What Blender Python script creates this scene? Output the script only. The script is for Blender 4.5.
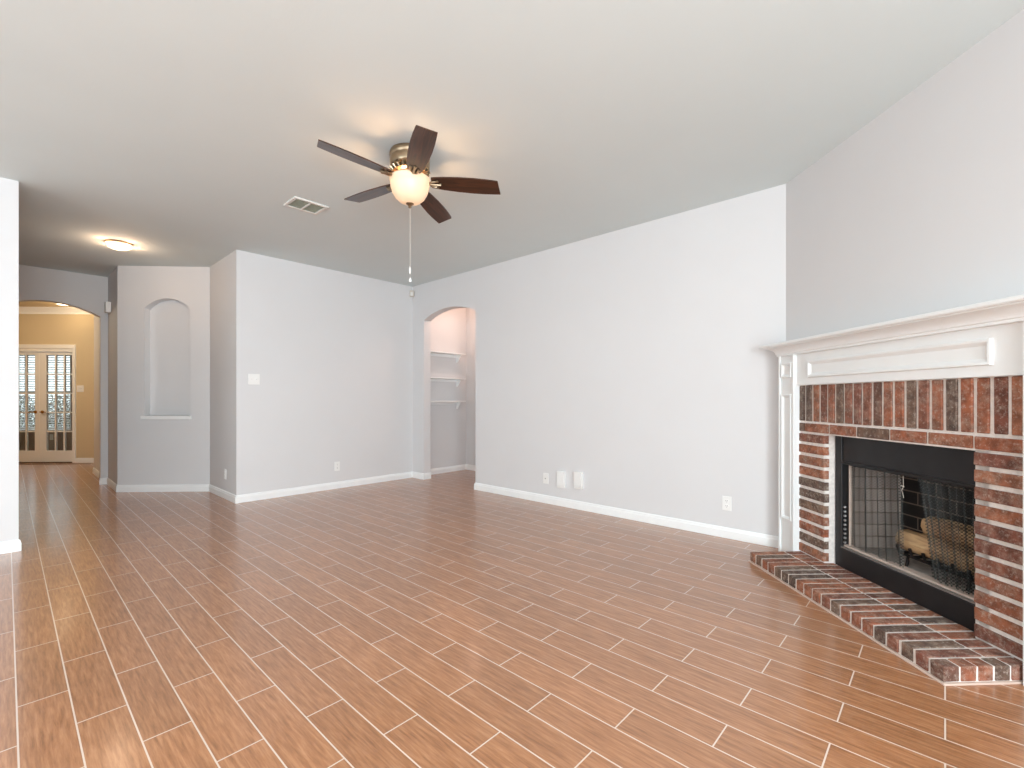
import bpy, bmesh, math, random
from mathutils import Vector, Matrix
random.seed(7)
S = bpy.context.scene
for o in list(bpy.data.objects):
    bpy.data.objects.remove(o, do_unlink=True)
COL = S.collection
PI = math.pi
R2 = math.sqrt(.5)
H = 2.774                      # ceiling height

# ------------------------------------------------------------------ camera, world, light, exposure
cam_d = bpy.data.cameras.new('camera')
cam_d.sensor_fit = 'HORIZONTAL'
cam_d.sensor_width = 36.0
cam_d.lens = 36.0 * 468.0 / 1024.0
cam_d.shift_y = 15.0 / 1024.0
cam_d.clip_start = .02
cam_o = bpy.data.objects.new('camera', cam_d)
COL.objects.link(cam_o)
cam_o.location = (5.691, -4.020, 1.14)
cam_o.rotation_euler = (PI / 2, 0, math.radians(42.76))
S.camera = cam_o

W = bpy.data.worlds.new('sky')
S.world = W
W.use_nodes = True
bg = W.node_tree.nodes['Background']
bg.inputs[0].default_value = (.86, .93, 1.0, 1)
bg.inputs[1].default_value = 2.6

S.view_settings.view_transform = 'Standard'
S.view_settings.look = 'None'
S.view_settings.exposure = 0.0
S.view_settings.gamma = 1.0
S.view_settings.use_curve_mapping = False
cy = S.cycles
cy.max_bounces = 10
cy.diffuse_bounces = 6
cy.glossy_bounces = 4
cy.transmission_bounces = 6
cy.transparent_max_bounces = 24
cy.sample_clamp_indirect = 6.0
cy.caustics_reflective = False
cy.caustics_refractive = False
cy.use_denoising = True


def area_light(name, loc, rot, sx, sy, power, color):
    d = bpy.data.lights.new(name, 'AREA')
    d.shape = 'RECTANGLE'
    d.size, d.size_y = sx, sy
    d.energy = power
    d.color = color
    o = bpy.data.objects.new(name, d)
    COL.objects.link(o)
    o.location = loc
    o.rotation_euler = rot
    return o


def point_light(name, loc, power, color, radius):
    d = bpy.data.lights.new(name, 'POINT')
    d.energy = power
    d.color = color
    d.shadow_soft_size = radius
    o = bpy.data.objects.new(name, d)
    COL.objects.link(o)
    o.location = loc
    return o


DAY = (.86, .95, 1.0)
# daylight entering through the windows behind the photographer (window wall x = 8.2, plus an added fill window in the end wall)
WIN_A = [(-5.35, -3.75), (-7.25, -5.65)]      # y ranges of the windows in the x = 8.2 wall
for (a, b), pw in zip(WIN_A, (235, 150)):
    area_light('window_daylight_and_fill', (8.12, (a + b) / 2, 1.42), (0, PI / 2 + .04, 0), 1.72, b - a - .12, pw, DAY)
area_light('window_daylight_and_fill', (3.4, -7.47, 1.25), (PI / 2, 0, 0), 2.3, 2.1, 55, DAY)  # added fill light for the back wall, set in the end wall opening
WARM = (1.0, .62, .32)

# ------------------------------------------------------------------ helpers


def sgn(c):
    return tuple(x / 12.92 if x <= .04045 else ((x + .055) / 1.055) ** 2.4 for x in [v / 255 for v in c]) + (1,)


def material(name):
    m = bpy.data.materials.new(name)
    m.use_nodes = True
    nt = m.node_tree
    return m, nt, nt.nodes['Principled BSDF']


def nd(nt, kind, **kw):
    n = nt.nodes.new(kind)
    for k, v in kw.items():
        setattr(n, k, v)
    return n


def objcoord(nt):
    return nd(nt, 'ShaderNodeTexCoord').outputs['Object']


def bump_from(nt, p, sock, strength, dist):
    b = nd(nt, 'ShaderNodeBump')
    b.inputs['Strength'].default_value = strength
    b.inputs['Distance'].default_value = dist
    nt.links.new(sock, b.inputs['Height'])
    nt.links.new(b.outputs[0], p.inputs['Normal'])


def plain(name, rgb, rough=.6, metal=0.0, noise=.04, scale=8.0, bump=0.0, bscale=150.0, coat=0.0):
    """one paint, metal or plastic with a faint procedural mottling"""
    m, nt, p = material(name)
    c = sgn(rgb)
    tc = objcoord(nt)
    n = nd(nt, 'ShaderNodeTexNoise')
    n.inputs['Scale'].default_value = scale
    n.inputs['Detail'].default_value = 3
    nt.links.new(tc, n.inputs['Vector'])
    r = nd(nt, 'ShaderNodeValToRGB')
    r.color_ramp.elements[0].position = .3
    r.color_ramp.elements[1].position = .7
    r.color_ramp.elements[0].color = tuple(v * (1 - noise) for v in c[:3]) + (1,)
    r.color_ramp.elements[1].color = tuple(min(1, v * (1 + noise)) for v in c[:3]) + (1,)
    nt.links.new(n.outputs['Fac'], r.inputs[0])
    nt.links.new(r.outputs[0], p.inputs['Base Color'])
    p.inputs['Roughness'].default_value = rough
    p.inputs['Metallic'].default_value = metal
    if coat:
        p.inputs['Coat Weight'].default_value = coat
    if bump:
        n2 = nd(nt, 'ShaderNodeTexNoise')
        n2.inputs['Scale'].default_value = bscale
        n2.inputs['Detail'].default_value = 2
        nt.links.new(tc, n2.inputs['Vector'])
        bump_from(nt, p, n2.outputs['Fac'], bump, .002)
    return m


def glow(name, rgb, strength, base=(245, 235, 215)):
    m, nt, p = material(name)
    p.inputs['Base Color'].default_value = sgn(base)
    p.inputs['Roughness'].default_value = .4
    p.inputs['Emission Color'].default_value = (*rgb, 1)
    p.inputs['Emission Strength'].default_value = strength
    return m


M = {}
M['wall'] = plain('grey_wall_paint', (217, 217, 218), .7, noise=.01, scale=2, bump=.12, bscale=90)
M['ceiling'] = plain('white_ceiling_paint', (215, 225, 226), .8, noise=.01, scale=2, bump=.15, bscale=70)
M['tan'] = plain('tan_wall_paint', (208, 192, 160), .7, noise=.015, scale=2, bump=.1, bscale=90)
M['mauve'] = plain('taupe_wall_paint', (176, 158, 150), .7, noise=.015, scale=2)
M['trim'] = plain('white_trim_paint', (241, 243, 243), .35, noise=.01, scale=4)
M['mantel'] = plain('white_mantel_paint', (236, 239, 239), .38, noise=.012, scale=6)
M['plastic'] = plain('white_plastic', (238, 238, 236), .35, noise=.01)
M['sensor'] = plain('aged_plastic', (200, 192, 182), .45)
M['slot'] = plain('dark_slot', (60, 58, 56), .5)
M['vent'] = plain('vent_enamel', (222, 221, 216), .5, noise=.01)
M['vent_dark'] = plain('vent_damper_metal', (186, 190, 178), .6, noise=.08, scale=40)
M['nickel'] = plain('brushed_nickel', (158, 140, 116), .32, metal=1.0, noise=.06, scale=30)
M['brass'] = plain('brass', (170, 120, 50), .3, metal=1.0, noise=.05, scale=30)
M['black'] = plain('black_steel', (34, 34, 36), .38, metal=.3, noise=.15, scale=14)
M['iron'] = plain('cast_iron', (40, 34, 32), .7, metal=.5, noise=.2, scale=30)
M['edge'] = plain('steel_edge', (150, 150, 150), .35, metal=.8)
M['ledge'] = plain('refractory_ledge', (196, 178, 166), .85, noise=.08, scale=25)
M['blind'] = plain('white_blind', (236, 236, 236), .5, noise=.01)
M['earth'] = plain('garden_soil', (110, 100, 85), .95, noise=.2, scale=3)
M['bark'] = plain('bark', (90, 72, 56), .9, noise=.2, scale=20)
M['caulk'] = plain('tan_caulk', (205, 182, 168), .7)
M['cord'] = plain('pale_cord', (215, 208, 198), .7)


def floor_mat():
    m, nt, p = material('wood_look_plank_tile')
    tc = objcoord(nt)
    mp = nd(nt, 'ShaderNodeMapping')
    mp.inputs['Location'].default_value = (-.092, 3.993, 0)
    nt.links.new(tc, mp.inputs[0])
    br = nd(nt, 'ShaderNodeTexBrick')
    br.offset, br.offset_frequency, br.squash = .5, 2, 1.0
    br.inputs['Scale'].default_value = 1.0
    br.inputs['Brick Width'].default_value = .56
    br.inputs['Row Height'].default_value = .1405
    br.inputs['Mortar Size'].default_value = .0025
    br.inputs['Mortar Smooth'].default_value = .1
    br.inputs['Color1'].default_value = (0, 0, 0, 1)
    br.inputs['Color2'].default_value = (1, 1, 1, 1)
    br.inputs['Mortar'].default_value = (.5, .5, .5, 1)
    nt.links.new(mp.outputs[0], br.inputs['Vector'])
    # long wood grain, shifted per plank
    sc = nd(nt, 'ShaderNodeMapping')
    sc.inputs['Scale'].default_value = (5, 56, 1)
    add = nd(nt, 'ShaderNodeVectorMath', operation='ADD')
    mul = nd(nt, 'ShaderNodeVectorMath', operation='SCALE')
    mul.inputs['Scale'].default_value = 40
    nt.links.new(br.outputs['Color'], mul.inputs[0])
    nt.links.new(tc, sc.inputs[0])
    nt.links.new(sc.outputs[0], add.inputs[0])
    nt.links.new(mul.outputs[0], add.inputs[1])
    g = nd(nt, 'ShaderNodeTexNoise')
    g.inputs['Scale'].default_value = 1.6
    g.inputs['Detail'].default_value = 7
    g.inputs['Roughness'].default_value = .62
    g.inputs['Distortion'].default_value = .15
    nt.links.new(add.outputs[0], g.inputs['Vector'])
    r = nd(nt, 'ShaderNodeValToRGB')
    e = r.color_ramp.elements
    e[0].position, e[0].color = .2, sgn(FLOOR[0])
    e[1].position, e[1].color = .85, sgn(FLOOR[2])
    x = e.new(.5)
    x.color = sgn(FLOOR[1])
    nt.links.new(g.outputs['Fac'], r.inputs[0])
    # plank to plank variation
    hv = nd(nt, 'ShaderNodeHueSaturation')
    mr = nd(nt, 'ShaderNodeMapRange')
    mr.inputs['To Min'].default_value = .92
    mr.inputs['To Max'].default_value = 1.08
    nt.links.new(br.outputs['Color'], mr.inputs['Value'])
    nt.links.new(mr.outputs[0], hv.inputs['Value'])
    nt.links.new(r.outputs[0], hv.inputs['Color'])
    mx = nd(nt, 'ShaderNodeMix', data_type='RGBA')
    mx.inputs[7].default_value = sgn((214, 196, 182))
    nt.links.new(br.outputs['Fac'], mx.inputs[0])
    nt.links.new(hv.outputs[0], mx.inputs[6])
    nt.links.new(mx.outputs[2], p.inputs['Base Color'])
    rr = nd(nt, 'ShaderNodeMapRange')
    rr.inputs['To Min'].default_value = .34
    rr.inputs['To Max'].default_value = .40
    nt.links.new(g.outputs['Fac'], rr.inputs['Value'])
    mx2 = nd(nt, 'ShaderNodeMix', data_type='FLOAT')
    mx2.inputs[3].default_value = .5
    nt.links.new(br.outputs['Fac'], mx2.inputs[0])
    nt.links.new(rr.outputs[0], mx2.inputs[2])
    nt.links.new(mx2.outputs[0], p.inputs['Roughness'])
    p.inputs['IOR'].default_value = 1.45
    p.inputs['Coat Weight'].default_value = .75
    p.inputs['Coat Roughness'].default_value = .17
    p.inputs['Coat IOR'].default_value = 1.6
    return m


FLOOR = [(120, 76, 46), (164, 112, 76), (198, 146, 106)]
M['floor'] = floor_mat()


def brick_mat(name, wash=.5):
    """fired clay brick: each brick its own colour, whitish mortar smears"""
    m, nt, p = material(name)
    tc = objcoord(nt)
    geo = nd(nt, 'ShaderNodeNewGeometry')
    r = nd(nt, 'ShaderNodeValToRGB')
    r.color_ramp.interpolation = 'CONSTANT'
    cols = [(150, 86, 56), (108, 68, 52), (158, 92, 58), (112, 84, 68), (124, 70, 52), (160, 98, 66), (98, 74, 62), (134, 78, 56), (122, 92, 72), (154, 84, 50)]
    e = r.color_ramp.elements
    e[0].color = sgn(cols[0])
    e[1].position, e[1].color = .9, sgn(cols[-1])
    for i, c in enumerate(cols[1:-1]):
        e.new((i + 1) / 10).color = sgn(c)
    nt.links.new(geo.outputs['Random Per Island'], r.inputs[0])
    # dark flashing inside one brick
    n1 = nd(nt, 'ShaderNodeTexNoise')
    n1.inputs['Scale'].default_value = 22
    n1.inputs['Detail'].default_value = 5
    nt.links.new(tc, n1.inputs['Vector'])
    r1 = nd(nt, 'ShaderNodeMapRange')
    r1.inputs['From Min'].default_value = .35
    r1.inputs['From Max'].default_value = .7
    r1.inputs['To Min'].default_value = .5
    r1.inputs['To Max'].default_value = 1.15
    nt.links.new(n1.outputs['Fac'], r1.inputs['Value'])
    hv = nd(nt, 'ShaderNodeHueSaturation')
    nt.links.new(r1.outputs[0], hv.inputs['Value'])
    nt.links.new(r.outputs[0], hv.inputs['Color'])
    # mortar wash
    n2 = nd(nt, 'ShaderNodeTexNoise')
    n2.inputs['Scale'].default_value = 52
    n2.inputs['Detail'].default_value = 8
    n2.inputs['Roughness'].default_value = .78
    nt.links.new(tc, n2.inputs['Vector'])
    r2 = nd(nt, 'ShaderNodeMapRange')
    r2.inputs['From Min'].default_value = .53
    r2.inputs['From Max'].default_value = .72
    r2.inputs['To Max'].default_value = wash
    nt.links.new(n2.outputs['Fac'], r2.inputs['Value'])
    mx = nd(nt, 'ShaderNodeMix', data_type='RGBA')
    mx.inputs[7].default_value = sgn((208, 196, 184))
    nt.links.new(r2.outputs[0], mx.inputs[0])
    nt.links.new(hv.outputs[0], mx.inputs[6])
    # broad pale bloom left by old mortar washing
    n3 = nd(nt, 'ShaderNodeTexNoise')
    n3.inputs['Scale'].default_value = 19
    n3.inputs['Detail'].default_value = 8
    n3.inputs['Roughness'].default_value = .8
    nt.links.new(tc, n3.inputs['Vector'])
    r3 = nd(nt, 'ShaderNodeMapRange')
    r3.inputs['From Min'].default_value = .48
    r3.inputs['From Max'].default_value = .72
    r3.inputs['To Max'].default_value = .5
    nt.links.new(n3.outputs['Fac'], r3.inputs['Value'])
    mx3 = nd(nt, 'ShaderNodeMix', data_type='RGBA')
    mx3.inputs[7].default_value = sgn((190, 174, 158))
    nt.links.new(r3.outputs[0], mx3.inputs[0])
    nt.links.new(mx.outputs[2], mx3.inputs[6])
    nt.links.new(mx3.outputs[2], p.inputs['Base Color'])
    hv.inputs['Saturation'].default_value = .95
    p.inputs['Roughness'].default_value = .82
    bump_from(nt, p, n2.outputs['Fac'], .6, .004)
    return m


M['brick'] = brick_mat('clay_brick', .75)
M['hearth_brick'] = brick_mat('hearth_brick', .7)
M['mortar'] = plain('pale_mortar', (226, 219, 213), .9, noise=.1, scale=45, bump=.8, bscale=120)


def walnut(name, a, b, rough):
    m, nt, p = material(name)
    tc = objcoord(nt)
    mp = nd(nt, 'ShaderNodeMapping')
    mp.inputs['Scale'].default_value = (3, 34, 3)
    nt.links.new(tc, mp.inputs[0])
    n = nd(nt, 'ShaderNodeTexNoise')
    n.inputs['Scale'].default_value = 1.5
    n.inputs['Detail'].default_value = 5
    n.inputs['Distortion'].default_value = 1.2
    nt.links.new(mp.outputs[0], n.inputs['Vector'])
    r = nd(nt, 'ShaderNodeValToRGB')
    r.color_ramp.elements[0].position, r.color_ramp.elements[0].color = .35, sgn(a)
    r.color_ramp.elements[1].position, r.color_ramp.elements[1].color = .68, sgn(b)
    nt.links.new(n.outputs['Fac'], r.inputs[0])
    nt.links.new(r.outputs[0], p.inputs['Base Color'])
    p.inputs['Roughness'].default_value = rough
    p.inputs['Coat Weight'].default_value = .3
    return m


M['walnut'] = walnut('walnut_blade', (42, 26, 19), (80, 48, 32), .3)
M['log'] = walnut('split_log', (150, 112, 78), (206, 172, 128), .85)


def firebrick_mat(name, c, mort, w, h, sx):
    m, nt, p = material(name)
    tc = nd(nt, 'ShaderNodeTexCoord').outputs['UV']
    br = nd(nt, 'ShaderNodeTexBrick')
    br.inputs['Scale'].default_value = 1
    br.inputs['Brick Width'].default_value = w
    br.inputs['Row Height'].default_value = h
    br.inputs['Mortar Size'].default_value = .004
    br.inputs['Color1'].default_value = sgn(c)
    br.inputs['Color2'].default_value = sgn(tuple(int(v * .86) for v in c))
    br.inputs['Mortar'].default_value = sgn(mort)
    nt.links.new(tc, br.inputs['Vector'])
    nt.links.new(br.outputs['Color'], p.inputs['Base Color'])
    p.inputs['Roughness'].default_value = .9
    return m


M['fire_side'] = firebrick_mat('refractory_panel', (228, 210, 198), (150, 134, 124), .21, .075, 1)
M['fire_back'] = firebrick_mat('sooty_firebrick', (34, 30, 28), (120, 106, 96), .23, .075, 1)
M['fire_floor'] = plain('ash_floor', (178, 168, 160), .95, noise=.3, scale=18)


def mesh_curtain_mat():
    m, nt, p = material('woven_steel_mesh')
    tc = nd(nt, 'ShaderNodeTexCoord').outputs['UV']
    w1 = nd(nt, 'ShaderNodeTexChecker')
    w1.inputs['Scale'].default_value = 125
    nt.links.new(tc, w1.inputs['Vector'])
    mr = nd(nt, 'ShaderNodeMapRange')
    mr.inputs['To Min'].default_value = .1
    mr.inputs['To Max'].default_value = .75
    nt.links.new(w1.outputs['Fac'], mr.inputs['Value'])
    p.inputs['Base Color'].default_value = sgn((62, 64, 62))
    p.inputs['Metallic'].default_value = .6
    p.inputs['Roughness'].default_value = .45
    nt.links.new(mr.outputs[0], p.inputs['Alpha'])
    return m


M['mesh'] = mesh_curtain_mat()


def glass_mat():
    m, nt, p = material('window_glass')
    out = nt.nodes['Material Output']
    nt.nodes.remove(p)
    t = nd(nt, 'ShaderNodeBsdfTransparent')
    t.inputs[0].default_value = (.95, .97, .96, 1)
    g = nd(nt, 'ShaderNodeBsdfGlossy')
    g.inputs['Roughness'].default_value = .03
    mx = nd(nt, 'ShaderNodeMixShader')
    mx.inputs[0].default_value = .05
    nt.links.new(t.outputs[0], mx.inputs[1])
    nt.links.new(g.outputs[0], mx.inputs[2])
    nt.links.new(mx.outputs[0], out.inputs[0])
    return m


M['glass'] = glass_mat()


def leaf_mat():
    m, nt, p = material('shrub_leaf')
    geo = nd(nt, 'ShaderNodeNewGeometry')
    r = nd(nt, 'ShaderNodeValToRGB')
    r.color_ramp.elements[0].color = sgn((44, 54, 34))
    r.color_ramp.elements[1].color = sgn((118, 124, 86))
    nt.links.new(geo.outputs['Random Per Island'], r.inputs[0])
    nt.links.new(r.outputs[0], p.inputs['Base Color'])
    p.inputs['Roughness'].default_value = .5
    return m


M['leaf'] = leaf_mat()
def frosted_mat():
    m, nt, p = material('frosted_bowl_glass')
    out = nt.nodes['Material Output']
    p.inputs['Base Color'].default_value = (.55, .48, .40, 1)
    p.inputs['Roughness'].default_value = .35
    p.inputs['Emission Color'].default_value = (1, .66, .36, 1)
    p.inputs['Emission Strength'].default_value = .24
    t = nd(nt, 'ShaderNodeBsdfTranslucent')
    t.inputs[0].default_value = (.9, .78, .62, 1)
    mx = nd(nt, 'ShaderNodeMixShader')
    mx.inputs[0].default_value = .022
    nt.links.new(p.outputs[0], mx.inputs[1])
    nt.links.new(t.outputs[0], mx.inputs[2])
    nt.links.new(mx.outputs[0], out.inputs[0])
    return m


M['bowl'] = frosted_mat()
M['flush'] = glow('lit_flush_glass', (1.0, .70, .42), 1.1)
M['can'] = glow('lit_recessed_bulb', (1.0, .78, .5), 6)

# ---- mesh building


def mobj(name, bm, mat, parent=None, loc=None, rotz=None, smooth=False, recalc=True):
    if recalc:
        bmesh.ops.recalc_face_normals(bm, faces=bm.faces[:])
    if smooth:
        for f in bm.faces:
            f.smooth = True
    me = bpy.data.meshes.new(name)
    bm.to_mesh(me)
    bm.free()
    o = bpy.data.objects.new(name, me)
    COL.objects.link(o)
    if mat is not None:
        me.materials.append(mat)
    if parent is not None:
        o.parent = parent
    if loc is not None:
        o.location = loc
    if rotz is not None:
        o.rotation_euler = (0, 0, rotz)
    if smooth:
        try:
            me.set_sharp_from_angle(angle=math.radians(38))
        except Exception:
            pass
    return o


def tag(o, label, cat, group=None, kind=None):
    o['label'] = label
    o['category'] = cat
    if group:
        o['group'] = group
    if kind:
        o['kind'] = kind
    return o


def struct(o, label, cat):
    return tag(o, label, cat, kind='structure')


def thing(name, label, cat, loc=(0, 0, 0), rotz=0, group=None, kind=None):
    o = bpy.data.objects.new(name, None)
    o.empty_display_size = .05
    COL.objects.link(o)
    o.location = loc
    o.rotation_euler = (0, 0, rotz)
    return tag(o, label, cat, group, kind)


def NB():
    return bmesh.new()


def box(bm, x0, x1, y0, y1, z0, z1, bev=0, seg=1, jit=0):
    vs = [bm.verts.new((x, y, z)) for x in (x0, x1) for y in (y0, y1) for z in (z0, z1)]
    fs = [(0, 1, 3, 2), (4, 6, 7, 5), (0, 4, 5, 1), (2, 3, 7, 6), (0, 2, 6, 4), (1, 5, 7, 3)]
    faces = [bm.faces.new([vs[i] for i in f]) for f in fs]
    if jit:
        for v in vs:
            v.co += Vector((random.uniform(-jit, jit), random.uniform(-jit, jit), random.uniform(-jit, jit)))
    if bev:
        es = list({e for f in faces for e in f.edges})
        bmesh.ops.recalc_face_normals(bm, faces=faces)
        bmesh.ops.bevel(bm, geom=es, offset=bev, segments=seg, profile=.6, affect='EDGES', clamp_overlap=True)


def prism_xz(bm, pts, y0, y1):
    """outline in x,z pushed through from y0 to y1"""
    a = [bm.verts.new((x, y0, z)) for x, z in pts]
    b = [bm.verts.new((x, y1, z)) for x, z in pts]
    f1 = bm.faces.new(a)
    f2 = bm.faces.new(list(reversed(b)))
    n = len(pts)
    for i in range(n):
        j = (i + 1) % n
        bm.faces.new((a[j], a[i], b[i], b[j]))
    f1.normal_update()
    f2.normal_update()
    bmesh.ops.triangulate(bm, faces=[f1, f2])


def prism_xy(bm, pts, z0, z1):
    a = [bm.verts.new((x, y, z0)) for x, y in pts]
    b = [bm.verts.new((x, y, z1)) for x, y in pts]
    f1 = bm.faces.new(list(reversed(a)))
    f2 = bm.faces.new(b)
    n = len(pts)
    for i in range(n):
        j = (i + 1) % n
        bm.faces.new((a[i], a[j], b[j], b[i]))
    f1.normal_update()
    f2.normal_update()
    bmesh.ops.triangulate(bm, faces=[f1, f2])


def profile_x(bm, x0, x1, prof, m0=0.0, m1=0.0):
    """profile in y,z run along x; m0, m1 shift each end by m*y (mitres)"""
    a = [bm.verts.new((x0 + m0 * y, y, z)) for y, z in prof]
    b = [bm.verts.new((x1 + m1 * y, y, z)) for y, z in prof]
    bm.faces.new(a)
    bm.faces.new(list(reversed(b)))
    n = len(prof)
    for i in range(n):
        j = (i + 1) % n
        bm.faces.new((a[j], a[i], b[i], b[j]))


def lathe(bm, prof, c=(0, 0, 0), n=40, cap0=True, cap1=True):
    rings = []
    for r, z in prof:
        if r < 1e-5:
            rings.append([bm.verts.new((c[0], c[1], c[2] + z))])
        else:
            rings.append([bm.verts.new((c[0] + r * math.cos(2 * PI * k / n), c[1] + r * math.sin(2 * PI * k / n), c[2] + z)) for k in range(n)])
    for A, B in zip(rings, rings[1:]):
        for k in range(n):
            j = (k + 1) % n
            if len(A) == 1 and len(B) == 1:
                continue
            if len(A) == 1:
                bm.faces.new((A[0], B[k], B[j]))
            elif len(B) == 1:
                bm.faces.new((A[k], A[j], B[0]))
            else:
                bm.faces.new((A[k], A[j], B[j], B[k]))
    if cap0 and len(rings[0]) > 1:
        bm.faces.new(rings[0])
    if cap1 and len(rings[-1]) > 1:
        bm.faces.new(list(reversed(rings[-1])))


def tube(bm, pts, r, n=10, taper=None):
    pts = [Vector(p) for p in pts]
    rings = []
    up = Vector((0, 0, 1))
    for i, p in enumerate(pts):
        d = (pts[min(i + 1, len(pts) - 1)] - pts[max(i - 1, 0)]).normalized()
        u = d.cross(up)
        if u.length < 1e-3:
            u = d.cross(Vector((1, 0, 0)))
        u.normalize()
        v = d.cross(u)
        rr = r if taper is None else r * taper[i]
        rings.append([bm.verts.new(p + rr * (math.cos(2 * PI * k / n) * u + math.sin(2 * PI * k / n) * v)) for k in range(n)])
    for A, B in zip(rings, rings[1:]):
        for k in range(n):
            j = (k + 1) % n
            bm.faces.new((A[k], A[j], B[j], B[k]))
    bm.faces.new(rings[0])
    bm.faces.new(list(reversed(rings[-1])))


def loft(bm, rings):
    """closed rings of equal length, capped"""
    rs = [[bm.verts.new(p) for p in r] for r in rings]
    n = len(rs[0])
    for A, B in zip(rs, rs[1:]):
        for k in range(n):
            j = (k + 1) % n
            bm.faces.new((A[k], A[j], B[j], B[k]))
    bm.faces.new(list(reversed(rs[0])))
    bm.faces.new(rs[-1])


def arch(x0, x1, zs, za, n=28):
    """points from (x0,zs) over the apex to (x1,zs): one circle segment"""
    hw, rise = (x1 - x0) / 2, za - zs
    r = (hw * hw + rise * rise) / (2 * rise)
    cx, cz = (x0 + x1) / 2, za - r
    a = math.asin(hw / r)
    return [(cx + r * math.sin(-a + 2 * a * k / n), cz + r * math.cos(-a + 2 * a * k / n)) for k in range(n + 1)]


def rect_frame(bm, x0, x1, z0, z1, y, w, d, inner=.35):
    """picture-frame moulding on a face at y, raised towards -y"""
    prof = [(0, 0), (w * .12, -d), (w * .45, -d), (w, -d * inner * .2), (w, 0)]
    loops = []
    for off, dy in prof:
        loops.append([(x0 + off, y + dy, z0 + off), (x1 - off, y + dy, z0 + off), (x1 - off, y + dy, z1 - off), (x0 + off, y + dy, z1 - off)])
    rs = [[bm.verts.new(p) for p in r] for r in loops]
    rs.append(rs[0])
    for A, B in zip(rs, rs[1:]):
        for k in range(4):
            j = (k + 1) % 4
            bm.faces.new((A[k], A[j], B[j], B[k]))


def wall(name, label, outline, loc, rotz, thick=.12, mat='wall'):
    bm = NB()
    prism_xz(bm, outline, 0, thick)
    return struct(mobj(name, bm, M[mat], None, loc, rotz), label, 'wall')


def rect(x0, x1, z0=0.0, z1=H):
    return [(x0, z0), (x1, z0), (x1, z1), (x0, z1)]


BASE = [(0, 0), (-.014, 0), (-.014, .060), (-.011, .066), (-.009, .080), (-.004, .086), (0, .086)]


def baseboard(name, label, x0, x1, loc, rotz, m0=0.0, m1=0.0):
    bm = NB()
    profile_x(bm, x0, x1, BASE, m0, m1)
    return struct(mobj(name, bm, M['trim'], None, loc, rotz), label, 'baseboard')


# ------------------------------------------------------------------ room shell
LIM = [(8.45, 1.6), (-3.25, 1.6), (-12.8, -7.95), (8.45, -7.95)]
bm = NB()
prism_xy(bm, LIM, -.12, 0)
struct(mobj('floor', bm, M['floor']), 'brown wood-look plank tile floor with pale grout lines', 'floor')
bm = NB()
prism_xy(bm, LIM, H, H + .12)
struct(mobj('ceiling', bm, M['ceiling']), 'smooth white painted ceiling', 'ceiling')

C2 = (4.806, 0, 0)
DW = (.27, 1.347)                # doorway in the back wall
pts = [(0, 0), (DW[0], 0)] + arch(DW[0], DW[1], 2.255, 2.367) + [(DW[1], 0), (4.95, 0), (4.95, H), (0, H)]
wall('wall_back', 'long grey wall with an arched opening to the shelved alcove', pts, (0, 0, 0), 0)
wall('wall_switch', 'pale wall carrying the two-toggle switch plate, left of the arched alcove', rect(-2.308, 1.15), (0, 0, 0), PI / 2)
wall('wall_return', 'short shaded wall between the niche wall and the switch wall', rect(-.98, -.12), (0, -2.308, 0), 0)

# diagonal wall with the arched niche (local x from its left end)
NB0 = (-1.756, -3.087, 0)
nx0, nx1, nzs, nza, nsill = .315, .860, 2.255, 2.378, .935
NL = 1.0975
bm = NB()
box(bm, 0, nx0, 0, .11, 0, H)
box(bm, nx1, NL, 0, .11, 0, H)
box(bm, nx0, nx1, 0, .11, 0, nsill)
prism_xz(bm, [(nx0, H)] + [(nx0, nzs)] + arch(nx0, nx1, nzs, nza)[1:-1] + [(nx1, nzs), (nx1, H)], 0, .11)
box(bm, nx0 - .05, nx1 + .05, .10, .14, nsill - .1, nza + .1)
nw = struct(mobj('wall_niche', bm, M['wall'], None, NB0, PI / 4), 'diagonal wall with a tall arched display niche', 'wall')
bm = NB()
box(bm, nx0 - .035, nx1 + .018, -.022, .10, nsill - .047, nsill, .005)
mobj('niche_sill', bm, M['trim'], nw)

wall('wall_hall', 'narrow wall beside the hall archway holding the small sensor box', rect(-2.56, -1.756), (0, -3.09, 0), 0)
ax0, ax1 = -4.14, -3.165
pts = [(-7.4, 0), (ax0, 0)] + arch(ax0, ax1, 2.235, 2.372) + [(ax1, 0), (-2.97, 0), (-2.97, H), (-7.4, H)]
wall('wall_arch', 'grey wall with the wide arch into the foyer', pts, (-2.56, 0, 0), PI / 2)
wall('wall_partition', 'bright wall end at the left edge of the photo', rect(-7.5, -3.955), (.585, 0, 0), PI / 2, .13)
pts = [(-.1, 0), (.46, 0), (.46, .975), (1.525, .975), (1.525, 0), (4.92, 0), (4.92, H), (-.1, H)]
wall('wall_fireplace', 'diagonal grey wall above the white mantel', pts, C2, -PI / 4)
# the walls behind the photographer, with window openings, the end wall's one added for fill light
bm = NB()
ys = sorted([v for ab in WIN_A for v in ab])
edges = [-7.62] + ys + [-3.2]
for i in range(len(edges) - 1):
    if i % 2 == 0:
        box(bm, 8.2, 8.32, edges[i], edges[i + 1], 0, H)
    else:
        box(bm, 8.2, 8.32, edges[i], edges[i + 1], 0, .52)
        box(bm, 8.2, 8.32, edges[i], edges[i + 1], 2.32, H)
struct(mobj('wall_window', bm, M['wall']), 'grey window wall behind the photographer', 'wall')
bm = NB()
box(bm, .45, 2.2, -7.62, -7.5, 0, H)
box(bm, 4.6, 8.32, -7.62, -7.5, 0, H)
box(bm, 2.2, 4.6, -7.62, -7.5, 2.35, H)
box(bm, 2.2, 4.6, -7.62, -7.5, 0, .12)
struct(mobj('wall_end', bm, M['wall']), 'grey end wall with the wide window added for fill light', 'wall')


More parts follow.
